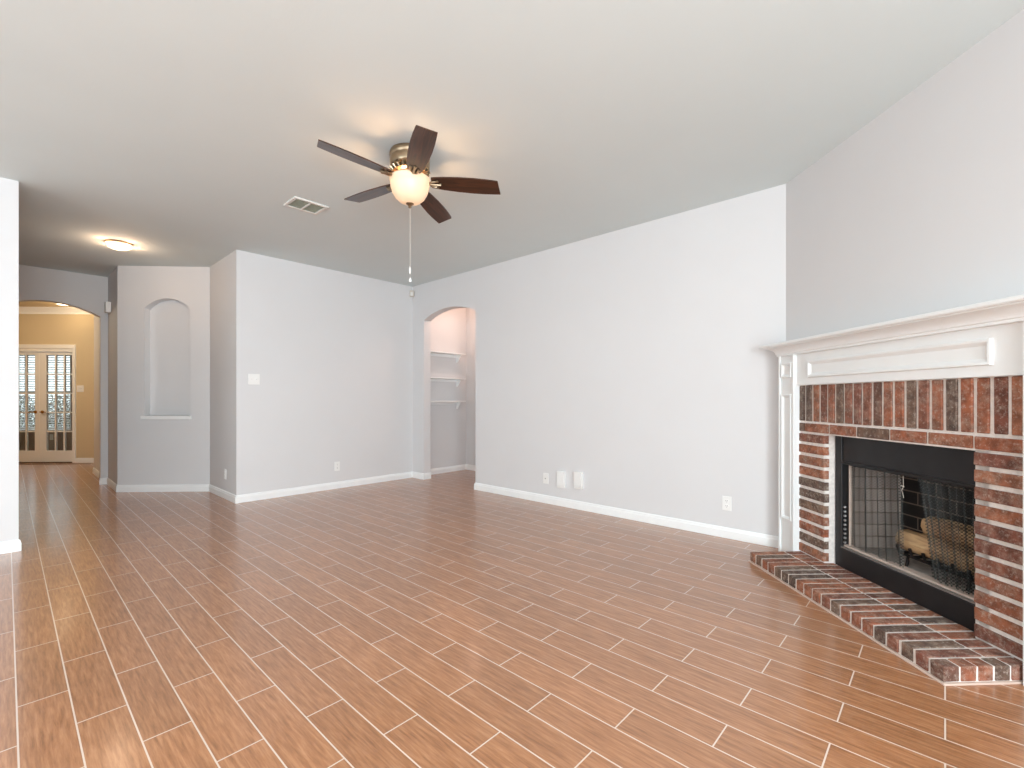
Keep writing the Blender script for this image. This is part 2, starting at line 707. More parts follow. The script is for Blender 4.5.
def window(name, label, x0, x1, z0, z1, loc, rotz, cols, rows):
    t = thing(name, label, 'window', loc, rotz, kind='structure')
    bm = NB()
    w = .05
    box(bm, x0, x0 + w, .03, .09, z0, z1)
    box(bm, x1 - w, x1, .03, .09, z0, z1)
    box(bm, x0 + w, x1 - w, .03, .09, z0, z0 + w)
    box(bm, x0 + w, x1 - w, .03, .09, z1 - w, z1)
    for i in range(1, cols):
        x = x0 + (x1 - x0) * i / cols
        box(bm, x - .012, x + .012, .045, .075, z0 + w, z1 - w)
    for i in range(1, rows):
        z = z0 + (z1 - z0) * i / rows
        box(bm, x0 + w, x1 - w, .04, .08, z - .015, z + .015)
    mobj('window_frame', bm, M['trim'], t)
    bm = NB()
    box(bm, x0 + w, x1 - w, .058, .062, z0 + w, z1 - w)
    mobj('pane', bm, M['glass'], t)
    return t


k = 0
for (a, b) in WIN_A:
    k += 1
    window('window_%d' % k, ['white window behind the photographer, nearer the fireplace wall', 'white window behind the photographer, farther from the fireplace'][k - 1],
           -b, -a, .52, 2.32, (8.2, 0, 0), -PI / 2, 1, 2)
window('window_3', 'made-up wide window in the end wall, added for fill light', -4.6, -2.2, .12, 2.35, (0, -7.5, 0), PI, 2, 1)  # unseen window, put in to send more fill onto the back wall

# hall behind the partition
wall('wall_hall_end', 'end wall of the hall hidden behind the partition', rect(-2.7, .6), (0, -7.4, 0), PI, .12).location = (-2.1, -7.4, 0)

# alcove beyond the arched doorway
wall('wall_alcove', 'back wall of the shelved alcove', rect(0, 2.2), (0, 1.04, 0), 0)
wall('wall_alcove_side', 'hidden far side wall of the alcove', rect(-1.06, -.1), (1.95, 0, 0), -PI / 2)

# foyer and the room behind its glazed doors
wall('wall_passage', 'narrow passage wall just inside the foyer arch', rect(-3.93, -2.68), (0, -3.10, 0), 0)
A2 = (-5.763, -3.205, 0)
DX0, DX1, DZ = -1.245, -.003, 2.042
pts = [(-3.4, 0), (DX0, 0), (DX0, DZ), (DX1, DZ), (DX1, 0), (1.6, 0), (1.6, H), (-3.4, H)]
wall('wall_foyer', 'tan foyer wall around the glazed double doors', pts, A2, PI / 4, .12, 'tan')
wall('wall_foyer_right', 'hidden tan wall closing the foyer on its right', rect(-4.9, -2.68), (0, -2.1, 0), 0, .12, 'tan')
wall('wall_foyer_left', 'hidden tan wall closing the foyer on its left', rect(2.68, 8.4), (0, -5.6, 0), PI, .12, 'tan')
SY = 1.52                      # depth of the room behind the doors, local y
wx0, wx1, wz0, wz1 = -3.3, -1.36, .48, 2.10
bm = NB()
box(bm, -3.8, wx0, SY, SY + .12, 0, H)
box(bm, wx1, 1.6, SY, SY + .12, 0, H)
box(bm, wx0, wx1, SY, SY + .12, 0, wz0)
box(bm, wx0, wx1, SY, SY + .12, wz1, H)
struct(mobj('wall_study', bm, M['mauve'], None, A2, PI / 4), 'taupe wall and window seen through the glazed doors', 'wall')
wall('wall_study_right', 'right side wall of the room behind the glazed doors', rect(-SY, -.12), (A2[0] + .45 * R2, A2[1] + .45 * R2, 0), -PI / 4, .12, 'mauve')
wall('wall_study_left', 'hidden left side wall of the room behind the glazed doors', rect(.12, SY), (A2[0] - 3.6 * R2, A2[1] - 3.6 * R2, 0), PI * .75, .12, 'mauve')
w5 = window('window_4', 'white window seen through the glazed foyer doors', wx0, wx1, wz0, wz1,
            (A2[0] - SY * R2, A2[1] + SY * R2, 0), PI / 4, 2, 2)

bm = NB()
prism_xy(bm, [(-2.68, -2.1), (-2.68, -5.6), (-8.1, -5.6), (-4.66, -2.1)], H - .004, H)
struct(mobj('ceiling_foyer', bm, M['tan']), 'tan painted ceiling of the foyer beyond the arch', 'ceiling')

# ------------------------------------------------------------------ baseboards and trim
b45 = math.tan(PI / 8)
baseboard('baseboard_back', 'white baseboard along the long grey wall', DW[1], 4.83, (0, 0, 0), 0, 1, 0)
baseboard('baseboard_corner', 'short white baseboard left of the arched opening', 0, DW[0], (0, 0, 0), 0, 0, -1)
baseboard('baseboard_jamb', 'white baseboard return inside the arched opening', 0, .12, (DW[0], 0, 0), PI / 2, 1, 0)
baseboard('baseboard_jamb_far', 'hidden white baseboard return on the other jamb of the arched opening', -.12, 0, (DW[1], 0, 0), -PI / 2, 0, -1)
baseboard('baseboard_switch', 'white baseboard under the switch plate wall', -2.308, 0, (0, 0, 0), PI / 2, 1, 0)
baseboard('baseboard_return', 'white baseboard of the short shaded wall', -.98, 0, (0, -2.308, 0), 0, 0, -1)
baseboard('baseboard_niche', 'white baseboard under the arched niche', 0, NL, NB0, PI / 4, b45, 0)
baseboard('baseboard_hall', 'white baseboard left of the niche wall', -2.56, -1.756, (0, -3.09, 0), 0, 0, -b45)
baseboard('baseboard_arch', 'white baseboard on the sliver right of the foyer arch', ax1, -3.09, (-2.56, 0, 0), PI / 2, 1, 0)
baseboard('baseboard_arch_jamb', 'white baseboard return in the foyer arch', 0, .12, (-2.56, ax1, 0), PI, -1, 0)
baseboard('baseboard_passage', 'white baseboard of the passage wall beyond the foyer arch', -3.93, -2.68, (0, -3.10, 0), 0, 0, 0)
baseboard('baseboard_partition', 'white baseboard at the left edge of the photo', -7.4, -3.955, (.585, 0, 0), PI / 2, 0, -1)
baseboard('baseboard_alcove_side', 'white baseboard under the alcove shelves', .12, 1.04, (0, 0, 0), PI / 2, 0, 0)
baseboard('baseboard_alcove', 'white baseboard at the back of the alcove', 0, 1.95, (0, 1.04, 0), 0, 0, 0)
baseboard('baseboard_foyer', 'white baseboard right of the glazed doors', .055, 1.5, A2, PI / 4, 0, 0)

# casing of the double doors
bm = NB()
cw = .066
box(bm, DX1, DX1 + cw - .008, -.018, .005, 0, DZ, .004)
box(bm, DX0 - cw + .008, DX0, -.018, .005, 0, DZ, .004)
box(bm, DX0 - cw + .008, DX1 + cw - .008, -.020, .005, DZ, DZ + .07, .004)
box(bm, DX0, DX1, .0, .12, 1.985, DZ)
struct(mobj('trim_1', bm, M['trim'], None, A2, PI / 4), 'white casing round the glazed double doors', 'door casing')
bm = NB()
profile_x(bm, -3.2, 1.5, [(0, 2.655), (-.012, 2.655), (-.02, 2.69), (-.07, 2.745), (-.085, 2.755), (-.085, H), (0, H)])
struct(mobj('trim_2', bm, M['trim'], None, A2, PI / 4), 'crown moulding at the top of the foyer wall', 'crown moulding')
bm = NB()
box(bm, DX0, DX1, 0, .12, .0, .012, .003)
struct(mobj('trim_3', bm, M['bark'], None, A2, PI / 4), 'dark threshold under the glazed doors', 'threshold')
# dark metal strip where the hall tile meets the foyer tile, running diagonally
bm = NB()
box(bm, -1.7, .1, -.016, .016, 0, .005)
struct(mobj('trim_4', bm, M['bark'], None, (-5.40, -3.08, 0), PI / 4), 'dark strip across the tile in front of the glazed doors', 'floor strip')


def door_leaf(name, label, x0, x1, px0, px1, hx):
    """glazed leaf: local x along the wall, panes 3 by 5"""
    t = thing(name, label, 'door', (A2[0], A2[1], 0), PI / 4, kind='structure')
    y0, y1 = .045, .085
    zs = [.212, .556, .9, 1.244, 1.588, 1.932]
    bm = NB()
    box(bm, x0, px0, y0, y1, .012, 1.975)
    box(bm, px1, x1, y0, y1, .012, 1.975)
    box(bm, px0, px1, y0, y1, .012, zs[0])
    box(bm, px0, px1, y0, y1, zs[-1], 1.975)
    w = (px1 - px0)
    for i in (1, 2):
        x = px0 + w * i / 3
        box(bm, x - .011, x + .011, y0 + .004, y1 - .004, zs[0], zs[-1])
    for z in zs[1:-1]:
        box(bm, px0, px1, y0 + .006, y1 - .006, z - .011, z + .011)
    mobj('door_frame', bm, M['trim'], t)
    for i in range(3):
        for j in range(5):
            bm = NB()
            box(bm, px0 + w * i / 3, px0 + w * (i + 1) / 3, .063, .067, zs[j], zs[j + 1])
            mobj('pane', bm, M['glass'], t)
    bm = NB()
    c = (hx, y0, .907)
    rr = [[(c[0] + .026 * math.cos(a), y, c[2] + .026 * math.sin(a)) for a in [2 * PI * k / 20 for k in range(20)]] for y in (y0, y0 - .008)]
    loft(bm, rr)
    tube(bm, [(hx, y0 - .006, .907), (hx, y0 - .045, .907)], .009, 10)
    s = 1 if hx > -.62 else -1
    tube(bm, [(hx - s * .005, y0 - .045, .907), (hx + s * .04, y0 - .05, .909), (hx + s * .095, y0 - .045, .904)], .009, 10, [1, 1.1, .8])
    mobj('handle', bm, M['brass'], t, smooth=True)
    return t


door_leaf('door_1', 'right white glazed door leaf with brass lever', -.622, -.006, -.500, -.045, -.565)
door_leaf('door_2', 'left white glazed door leaf, partly behind the wall end', -1.242, -.624, -1.165, -.700, -.683)

# blind on the far window
bl = thing('window_blind', 'white slatted blind on the far window behind the glazed doors', 'blind', (A2[0] - (SY - .05) * R2, A2[1] + (SY - .05) * R2, 0), PI / 4)
bm = NB()
box(bm, wx0 - .03, wx1 + .03, -.03, .03, wz1 - .03, wz1 + .02)
mobj('headrail', bm, M['blind'], bl)
bm = NB()
z = wz0 + .02
while z < wz1 - .04:
    vs = [bm.verts.new(p) for p in ((wx0 - .02, -.022, z - .011), (wx1 + .02, -.022, z - .011), (wx1 + .02, .022, z + .011), (wx0 - .02, .022, z + .011))]
    vt = [bm.verts.new(v.co + Vector((0, 0, .003))) for v in vs]
    bm.faces.new(vs)
    bm.faces.new(list(reversed(vt)))
    for i in range(4):
        bm.faces.new((vs[i], vt[i], vt[(i + 1) % 4], vs[(i + 1) % 4]))
    z += .05
mobj('slats', bm, M['blind'], bl)
bm = NB()
for x in (wx0 + .2, (wx0 + wx1) / 2, wx1 - .2):
    tube(bm, [(x, 0, wz0 + .02), (x, 0, wz1 - .02)], .002, 6)
mobj('ladder_cord', bm, M['cord'], bl)

# outside the far window
bm = NB()
prism_xy(bm, [(-7, -.1), (3, -.1), (3, 8), (-7, 8)], -.3, -.15)
g = mobj('garden_ground', bm, M['earth'], None, (A2[0] - (SY + .3) * R2, A2[1] + (SY + .3) * R2, 0), PI / 4)
struct(g, 'bare garden soil outside the far window', 'ground')


def shrub(lx, ly, r, h, label, seed):
    rnd = random.Random(seed)
    x, y = A2[0] + lx * R2 - ly * R2, A2[1] + lx * R2 + ly * R2
    t = thing('garden_shrub', label, 'shrub', (x, y, -.15), 0, 'shrubs outside the far window')
    bm = NB()
    for i in range(5):
        a = rnd.uniform(0, 2 * PI)
        tube(bm, [(0, 0, 0), (.12 * math.cos(a), .12 * math.sin(a), h * .3), (r * .6 * math.cos(a), r * .6 * math.sin(a), h * .75)], .018, 6, [1, .7, .3])
    mobj('stem', bm, M['bark'], t)
    bm = NB()
    for i in range(4200):
        u, v, w = rnd.uniform(-1, 1), rnd.uniform(0, 2 * PI), rnd.random() ** .4
        q = math.sqrt(1 - u * u)
        c = Vector((r * w * q * math.cos(v), r * w * q * math.sin(v), h * .52 + h * .48 * w * u))
        L, wd = rnd.uniform(.05, .09), rnd.uniform(.02, .035)
        m3 = Matrix.Rotation(rnd.uniform(0, 6.3), 3, 'Z') @ Matrix.Rotation(rnd.uniform(-1, 1), 3, 'X')
        ps = [(0, 0, 0), (wd / 2, L * .45, .006), (0, L, 0), (-wd / 2, L * .45, .006)]
        bm.faces.new([bm.verts.new(c + m3 @ Vector(p)) for p in ps])
    mobj('foliage', bm, M['leaf'], t, recalc=False)


shrub(-2.45, SY + 1.1, .62, 1.42, 'dark leafy shrub outside the far window, behind the right door leaf', 1)
shrub(-3.75, SY + 1.15, .62, 1.48, 'dark leafy shrub outside the far window, behind the left door leaf', 2)

# ------------------------------------------------------------------ fireplace (local x along the wall, y into the wall)
FR = -PI / 4
P0, P1 = .255, 1.675              # brick field
O0, O1 = .508, 1.459            # opening
ZH, ZO, ZS, ZT = .072, .913, .988, 1.237
YB, YM = -.075, -.066           # brick face, mortar face

fs = thing('fireplace_surround', 'red brick surround with a soldier course round the black firebox', 'fireplace surround', C2, FR)
bm = NB()
prism_xz(bm, [(P0, ZH), (O0 - .004, ZH), (O0 - .004, ZO - .004), (O1 + .001, ZO - .004), (O1 + .001, ZH), (P1, ZH), (P1, ZT), (P0, ZT)], YM, 0)
box(bm, O0 - .06, O0 - .001, -.038, .06, ZH, ZO)
box(bm, O1 + .001, O1 + .06, -.066, .06, ZH, ZO)
mobj('mortar', bm, M['mortar'], fs)
bm = NB()


def brick(x0, x1, z0, z1, y1=-.033):
    j = .0025
    d = random.uniform(-.002, .002)
    box(bm, x0 + random.uniform(0, j), x1 - random.uniform(0, j), YB + d, y1, z0 + random.uniform(0, j), z1 - random.uniform(0, j), .003, 1, .0008)


G = .019
nr = 11
rh = (ZO - ZH) / nr
for r in range(nr):
    z0, z1 = ZH + r * rh + G / 2, ZH + (r + 1) * rh - G / 2
    brick(P0 + .002, O0, z0, z1)
    brick(O1, P1 - .002, z0, z1)
ed = [P0 + .002, .322, .551, .777, 1.010, 1.231, 1.457, P1 - .002]
for x0, x1 in zip(ed, ed[1:]):
    brick(x0 + .005 * (x0 > .3), x1 - .005 * (x1 < 1.6), ZO + .003, ZS - .012)
ns = 20
w = (P1 - P0) / ns
for i in range(ns):
    brick(P0 + i * w + .008, P0 + (i + 1) * w - .008, ZS + .001, ZT - .003)
mobj('brickwork', bm, M['brick'], fs)

# raised hearth
he = thing('brick_hearth', 'low brick hearth slab in front of the firebox', 'hearth', C2, FR)
HY = -.424
bm = NB()
box(bm, P0 + .006, P1 - .006, HY + .006, -.001, 0, ZH - .004)
hm = mobj('mortar', bm, M['mortar'], he)
bm = NB()
box(bm, P0 - .006, P1 + .006, HY - .008, -.001, 0, .009, .002)
mobj('caulk', bm, M['caulk'], hm)
bm = NB()


def hbrick(x0, x1, y0, y1, j=.0018):
    box(bm, x0 + random.uniform(0, j), x1 - random.uniform(0, j), y0 + random.uniform(-.002, .002), y1, .011, ZH + random.uniform(-.001, .001), .0035, 1, .0008)


PE = P1 - .068
nh = 19
w = (PE - P0) / nh
for i in range(nh):
    x0, x1 = P0 + i * w + .006, P0 + (i + 1) * w - .006
    hbrick(x0, x1, HY, -.186)
    hbrick(x0, x1, -.176, -.004)
ne = 6
w = (-.004 - HY) / ne
for i in range(ne):
    hbrick(PE + .005, P1, HY + i * w + .0045 * (i > 0), HY + (i + 1) * w - .0045)
mobj('brickwork', bm, M['hearth_brick'], he)

# mantel
ma = thing('fireplace_mantel', 'white painted wooden mantel with panelled frieze over the brick fireplace', 'mantel', C2, FR)
ML0, ML1 = .090, .265
MR0, MR1 = 1.688, 1.863
ZF = 1.455
bm = NB()
box(bm, ML1, MR0, -.094, -.001, ZT, ZF)
mobj('frieze', bm, M['mantel'], ma)
bm = NB()
rect_frame(bm, .390, 1.560, 1.284, 1.400, -.094, .030, .014)
mobj('frieze_panel', bm, M['mantel'], ma)
for (a, b) in ((ML0, ML1), (MR0, MR1)):
    bm = NB()
    box(bm, a, b, -.104, -.001, 0, ZF)
    box(bm, a, a + .016, -.116, -.104, 0, ZF, .002)
    box(bm, b - .016, b, -.116, -.104, 0, ZF, .002)
    pil = mobj('pilaster', bm, M['mantel'], ma)
    bm = NB()
    rect_frame(bm, a + .030, b - .030, 1.292, 1.402, -.104, .024, .013)
    mobj('block_panel', bm, M['mantel'], pil)
    bm = NB()
    rect_frame(bm, a + .030, b - .030, .270, 1.175, -.104, .024, .013)
    mobj('long_panel', bm, M['mantel'], pil)


def mring(q, z):
    d = q - .116
    return [(ML0 - d, 0 - .001, z), (MR1 + d, 0 - .001, z), (MR1 + d, -q, z), (ML0 - d, -q, z)]


bm = NB()
cr = [(.118, ZF - .004), (.124, ZF - .004), (.124, ZF + .008), (.128, ZF + .010)]
for i in range(9):
    t = i / 8
    cr.append((.130 + .058 * (1 - math.cos(t * PI / 2)), ZF + .012 + .042 * math.sin(t * PI / 2)))
cr += [(.192, ZF + .056), (.192, ZF + .062)]
loft(bm, [mring(q, z) for q, z in cr])
mobj('crown_moulding', bm, M['mantel'], ma)
bm = NB()
loft(bm, [mring(q, z) for q, z in ((.194, ZF + .060), (.204, ZF + .062), (.208, ZF + .068), (.208, ZF + .080), (.204, ZF + .084))])
mobj('mantel_shelf', bm, M['mantel'], ma)

# firebox
fb = thing('firebox', 'black metal firebox with mesh curtains set in the brick opening', 'firebox', C2, FR)
F0, F1 = .514, 1.456
I0, I1 = .572, 1.412
ZL, ZHD = .200, .740            # top of lower panel, bottom of hood
for (a, b) in ((F0, I0), (I1, F1)):
    bm = NB()
    box(bm, a, b, -.002, .06, ZH - .004, ZO - .001, .003)
    mobj('jamb', bm, M['black'], fb)
bm = NB()
box(bm, I0, I1, .004, .03, ZHD, ZO - .001, .003)
box(bm, I0, I1, -.006, .028, ZHD - .012, ZHD + .004, .003)
hood = mobj('hood_panel', bm, M['black'], fb)
bm = NB()
box(bm, I0, I1, -.012, .03, ZH - .004, ZL - .004, .004)
lp = mobj('lower_panel', bm, M['black'], fb)
bm = NB()
box(bm, I0, I1, -.008, .012, ZL - .004, ZL + .004)
mobj('edge_strip', bm, M['edge'], lp)
bm = NB()
box(bm, I0, I1, .012, .060, ZL - .004, ZL + .014)
box(bm, I0 + .024, I0 + .028, .026, .050, ZL + .014, ZHD - .02)
mobj('ledge', bm, M['ledge'], fb)


def uvquad(bm, uv, pts, su, sv):
    f = bm.faces.new([bm.verts.new(p) for p in pts])
    for l, c in zip(f.loops, ((0, 0), (su, 0), (su, sv), (0, sv))):
        l[uv].uv = c


D = .335
B0, B1 = .69, 1.32
zt = .95
bm = NB()
uv = bm.loops.layers.uv.new('UVMap')
uvquad(bm, uv, [(I0 + .02, .055, ZL), (B0 - .06, D, ZL), (B0 - .06, D, zt), (I0 + .02, .055, zt)], .4, .75)
mobj('side_lining', bm, M['fire_side'], fb, recalc=False)
bm = NB()
uv = bm.loops.layers.uv.new('UVMap')
uvquad(bm, uv, [(B1 + .06, D, ZL), (I1 - .02, .055, ZL), (I1 - .02, .055, zt), (B1 + .06, D, zt)], .4, .75)
mobj('side_lining', bm, M['fire_side'], fb, recalc=False)
bm = NB()
uv = bm.loops.layers.uv.new('UVMap')
uvquad(bm, uv, [(B0 - .06, D, ZL), (B1 + .06, D, ZL), (B1 + .06, D, zt), (B0 - .06, D, zt)], .73, .75)
mobj('back_lining', bm, M['fire_back'], fb, recalc=False)
bm = NB()
prism_xy(bm, [(I0, .03), (I1, .03), (B1 + .06, D), (B0 - .06, D)], ZL - .02, ZL)
mobj('firebox_floor', bm, M['fire_floor'], fb)
bm = NB()
prism_xy(bm, [(I0, .03), (I1, .03), (B1 + .06, D), (B0 - .06, D)], zt, zt + .02)
box(bm, I0 - .02, I1 + .02, .03, .05, ZHD, zt)
mobj('firebox_top', bm, M['black'], fb)


def curtain(x0, x1, xb0, xb1, waves, name='mesh_curtain'):
    bm = NB()
    uv = bm.loops.layers.uv.new('UVMap')
    nx, nz = 90, 14
    z0, z1 = ZL + .016, ZHD - .004
    rows = []
    for j in range(nz + 1):
        t = j / nz
        row = []
        for i in range(nx + 1):
            s = i / nx
            x = (x0 + (x1 - x0) * s) * t + (xb0 + (xb1 - xb0) * s) * (1 - t)
            y = .036 + .011 * math.sin(s * waves * 2 * PI + .5 * math.sin(t * 3)) + .004 * math.sin(s * 31)
            row.append(bm.verts.new((x, y, z0 + (z1 - z0) * t + .004 * math.sin(s * 17) * (1 - t))))
        rows.append(row)
    for j in range(nz):
        for i in range(nx):
            f = bm.faces.new((rows[j][i], rows[j][i + 1], rows[j + 1][i + 1], rows[j + 1][i]))
            for l, (a, b) in zip(f.loops, ((i, j), (i + 1, j), (i + 1, j + 1), (i, j + 1))):
                l[uv].uv = (a / nx * (x1 - x0) * 1.5, b / nz * (z1 - z0))
    return mobj(name, bm, M['mesh'], fb, smooth=True, recalc=False)


cl = curtain(I0 + .032, .965, I0 + .032, .985, 8)
curtain(1.060, I1 - .004, 1.150, I1 - .004, 9)
bm = NB()
tube(bm, [(I0 + .01, .034, ZHD - .018), (I1 - .01, .034, ZHD - .018)], .005, 8)
mobj('curtain_rod', bm, M['black'], fb)
bm = NB()
px = .995
tube(bm, [(px, .02, ZHD - .02), (px + .004, .018, .66), (px - .005, .016, .64), (px + .004, .016, .62), (px + .008, .016, .60)], .0014, 6)
tube(bm, [(px - .01, .018, .665), (px + .010, .016, .662)], .0028, 6)
mobj('pull_cord', bm, M['cord'], cl)
bm = NB()
for i in range(9):
    z = ZL + .03 + i * .028
    lathe(bm, [(0, -.009), (.008, -.004), (.008, .004), (0, .009)], (I0 + .009, .012, z), 8)
mobj('chain', bm, M['edge'], fb, smooth=True)

# grate and logs
gr = thing('fire_grate', 'black iron grate standing on the firebox floor', 'grate', C2, FR)
bm = NB()
GZ = ZL + .07
for x in (.90, .98, 1.06, 1.14, 1.22, 1.30):
    tube(bm, [(x, .070, GZ + .045), (x, .085, GZ), (x, .19, GZ - .004), (x, .28, GZ), (x, .30, GZ + .05)], .008, 8)
mobj('bars', bm, M['iron'], gr)
bm = NB()
for y in (.11, .26):
    tube(bm, [(.87, y, GZ - .010), (1.33, y, GZ - .010)], .008, 8)
mobj('cross_bar', bm, M['iron'], gr)
for (x, y) in ((.93, .11), (1.27, .11), (.93, .26), (1.27, .26)):
    bm = NB()
    tube(bm, [(x, y, GZ - .010), (x - .004, y, ZL + .03), (x, y - .012, ZL + .001)], .008, 8)
    mobj('leg', bm, M['iron'], gr)


def log(label, a, b, r, seed):
    rnd = random.Random(seed)
    A, B = Vector(a), Vector(b)
    ax = (B - A)
    L = ax.length
    t = thing('fire_log', label, 'log', C2, FR, 'logs on the fire grate')
    o = bpy.data.objects.new('log_axis', None)
    bm = NB()
    n, k = 20, 16
    prof = [1 + rnd.uniform(-.06, .06) for _ in range(n)]
    rings = []
    for i in range(k + 1):
        s = i / k
        rings.append([(L * s, r * prof[q] * (1 + .05 * math.sin(9 * s + q)) * math.cos(2 * PI * q / n), r * prof[q] * (1 + .05 * math.sin(7 * s + q)) * math.sin(2 * PI * q / n)) for q in range(n)])
    mid = rings
    loft(bm, [[(p[0] - .004 if i == 0 else p[0] + .004, p[1] * .86, p[2] * .86) for p in rr] for i, rr in ((0, rings[0]),)] + mid + [[(p[0] + .004, p[1] * .86, p[2] * .86) for p in rings[-1]]])
    M4 = ax.to_track_quat('X', 'Z').to_matrix().to_4x4()
    M4.translation = A
    bmesh.ops.transform(bm, matrix=M4, verts=bm.verts[:])
    bpy.data.objects.remove(o)
    mobj('log_wood', bm, M['log'], t, smooth=True)


log('front pale log resting low on the grate', (.880, .135, GZ + .072), (1.31, .132, GZ + .070), .058, 3)
log('log lying behind the front log on the grate', (.90, .252, GZ + .064), (1.30, .254, GZ + .062), .050, 4)
log('short log stacked on top of the two lower logs', (.975, .195, GZ + .168), (1.31, .198, GZ + .166), .056, 5)

# ------------------------------------------------------------------ ceiling fan
FX, FY = 3.082, -2.197
fan = thing('ceiling_fan', 'flush ceiling fan with five walnut blades and a lit glass bowl', 'ceiling fan', (FX, FY, 0), 0)
bm = NB()
lathe(bm, [(.128, H), (.132, 2.764), (.132, 2.744), (.128, 2.738), (.126, 2.733), (.130, 2.728), (.130, 2.690), (.122, 2.672), (.108, 2.664), (.108, 2.656)])
mh = mobj('motor_housing', bm, M['nickel'], fan, smooth=True)
bm = NB()
for i in range(20):
    a = 2 * PI * i / 20
    c = Vector((math.cos(a), math.sin(a), 0))
    tn = Vector((-math.sin(a), math.cos(a), 0))
    p = c * .116
    tube(bm, [p + Vector((0, 0, 2.674)), p + c * .008 + Vector((0, 0, 2.654)), p + Vector((0, 0, 2.634))], .011, 8, [.7, 1, .7])
mobj('vent_ring', bm, M['nickel'], mh, smooth=True)
bm = NB()
lathe(bm, [(.108, 2.656), (.112, 2.650), (.112, 2.640), (.09, 2.632), (.05, 2.628), (.05, 2.616), (.072, 2.612), (.072, 2.606), (.0, 2.606)])
mobj('light_fitter', bm, M['nickel'], fan, smooth=True)
bm = NB()
bp = [(.126, 2.604), (.130, 2.601), (.1335, 2.592), (.131, 2.580), (.127, 2.572), (.128, 2.562), (.125, 2.540), (.114, 2.507), (.096, 2.476), (.070, 2.452), (.036, 2.439), (.0, 2.436)]
lathe(bm, bp, n=48, cap0=False, cap1=False)
mobj('light_bowl', bm, M['bowl'], fan, smooth=True)
bm = NB()
lathe(bm, [(.0, 2.444), (.026, 2.441), (.026, 2.434), (.015, 2.427), (.010, 2.421), (.012, 2.415), (.007, 2.408), (0, 2.406)], n=24)
mobj('finial', bm, M['nickel'], fan, smooth=True)
bm = NB()
tube(bm, [(0, 0, 2.41), (0, 0, 2.0)], .0009, 6)
tube(bm, [(.008, -.004, 2.41), (.008, -.004, 1.94)], .0007, 6)
pc = mobj('pull_chain', bm, M['cord'], fan)
bm = NB()
lathe(bm, [(0, 2.022), (.005, 2.012), (.006, 1.985), (.005, 1.972), (0, 1.970)], n=12)
mobj('chain_pull', bm, M['plastic'], pc, smooth=True)
bm = NB()
lathe(bm, [(0, 1.948), (.004, 1.941), (.009, 1.922), (.007, 1.916), (0, 1.914)], (.008, -.004, 0), n=12)
mobj('chain_pull', bm, M['plastic'], pc, smooth=True)

TILT = Vector((.0054, -.0841))           # the blades hang a touch out of level


def blade_mesh():
    bm = NB()
    pit = math.tan(math.radians(12))
    prof = [(.142, .042), (.16, .047), (.22, .056), (.32, .064), (.42, .067), (.50, .065), (.57, .060), (.605, .057)]
    top, bot = [], []
    up = [(x, w) for x, w in prof]
    lo = [(x - (.024 if x > .6 else 0), -w) for x, w in reversed(prof)]
    ol = up + lo
    a = [bm.verts.new((x, y, -pit * y + .004)) for x, y in ol]
    b = [bm.verts.new((x, y, -pit * y - .004)) for x, y in ol]
    bm.faces.new(a)
    bm.faces.new(list(reversed(b)))
    n = len(ol)
    for i in range(n):
        j = (i + 1) % n
        bm.faces.new((a[j], a[i], b[i], b[j]))
    return bm


def iron_mesh():
    bm = NB()
    pit = math.tan(math.radians(12))
    tube(bm, [(.085, 0, .045), (.105, 0, .034), (.125, 0, -.006), (.145, 0, -.014), (.205, 0, -.014)], .011, 8, [1.1, 1.1, 1, .95, .7])
    for y in (-.024, .026):
        tube(bm, [(.130, 0, -.008), (.15, y * .8, -.012 - pit * y), (.185, y, -.010 - pit * y)], .008, 8, [1, 1, .8])
    for (x, y) in ((.20, 0), (.183, .026), (.183, -.024)):
        lathe(bm, [(0, -.017), (.010, -.015), (.010, -.006)], (x, y, -pit * y), 10)
    return bm


blade0 = mobj('blade', blade_mesh(), M['walnut'], fan)
iron0 = mobj('blade_bracket', iron_mesh(), M['nickel'], blade0, smooth=True)
tm = Matrix(((1, 0, 0, 0), (0, 1, 0, 0), (TILT.x, TILT.y, 1, 0), (0, 0, 0, 1)))
tq = Vector((-TILT.x, -TILT.y, 1)).normalized()
rotT = Vector((0, 0, 1)).rotation_difference(tq)
for i in range(5):
    a = math.radians(45.78 + 72 * i)
    if i == 0:
        bl_ = blade0
    else:
        bl_ = blade0.copy()
        COL.objects.link(bl_)
        bl_.parent = fan
        ir = iron0.copy()
        COL.objects.link(ir)
        ir.parent = bl_
    bl_.rotation_mode = 'QUATERNION'
    bl_.rotation_quaternion = rotT @ Matrix.Rotation(a, 3, 'Z').to_quaternion()
    bl_.location = (0, 0, 2.589)
for i in range(3):
    a = 2 * PI * i / 3 + .4
    point_light('fan_bulb', (FX + .045 * math.cos(a), FY + .045 * math.sin(a), 2.570), 5.0, (1, .57, .30), .022)

# ------------------------------------------------------------------ other ceiling fittings
hl = thing('hall_ceiling_light', 'lit oval glass flush light on the hall ceiling', 'ceiling light', (-.66, -3.216, 0), 0)
bm = NB()
lathe(bm, [(.100, H), (.118, H - .002), (.120, H - .012), (.110, H - .018), (0, H - .018)], n=40)
mobj('base', bm, M['nickel'], hl, smooth=True)
bm = NB()
lathe(bm, [(.116, H - .016), (.112, H - .032), (.092, H - .050), (.060, H - .062), (.024, H - .068), (0, H - .069)], n=40)
mobj('glass_dish', bm, M['flush'], hl, smooth=True)
for i in range(4):
    a = PI / 2 * i + .5
    point_light('hall_bulb', (-.66 + .155 * math.cos(a), -3.216 + .155 * math.sin(a), H - .045), .5, (1, .5, .25), .02)
point_light('hall_bulb', (-.66, -3.216, H - .14), 5, (1, .74, .52), .08)

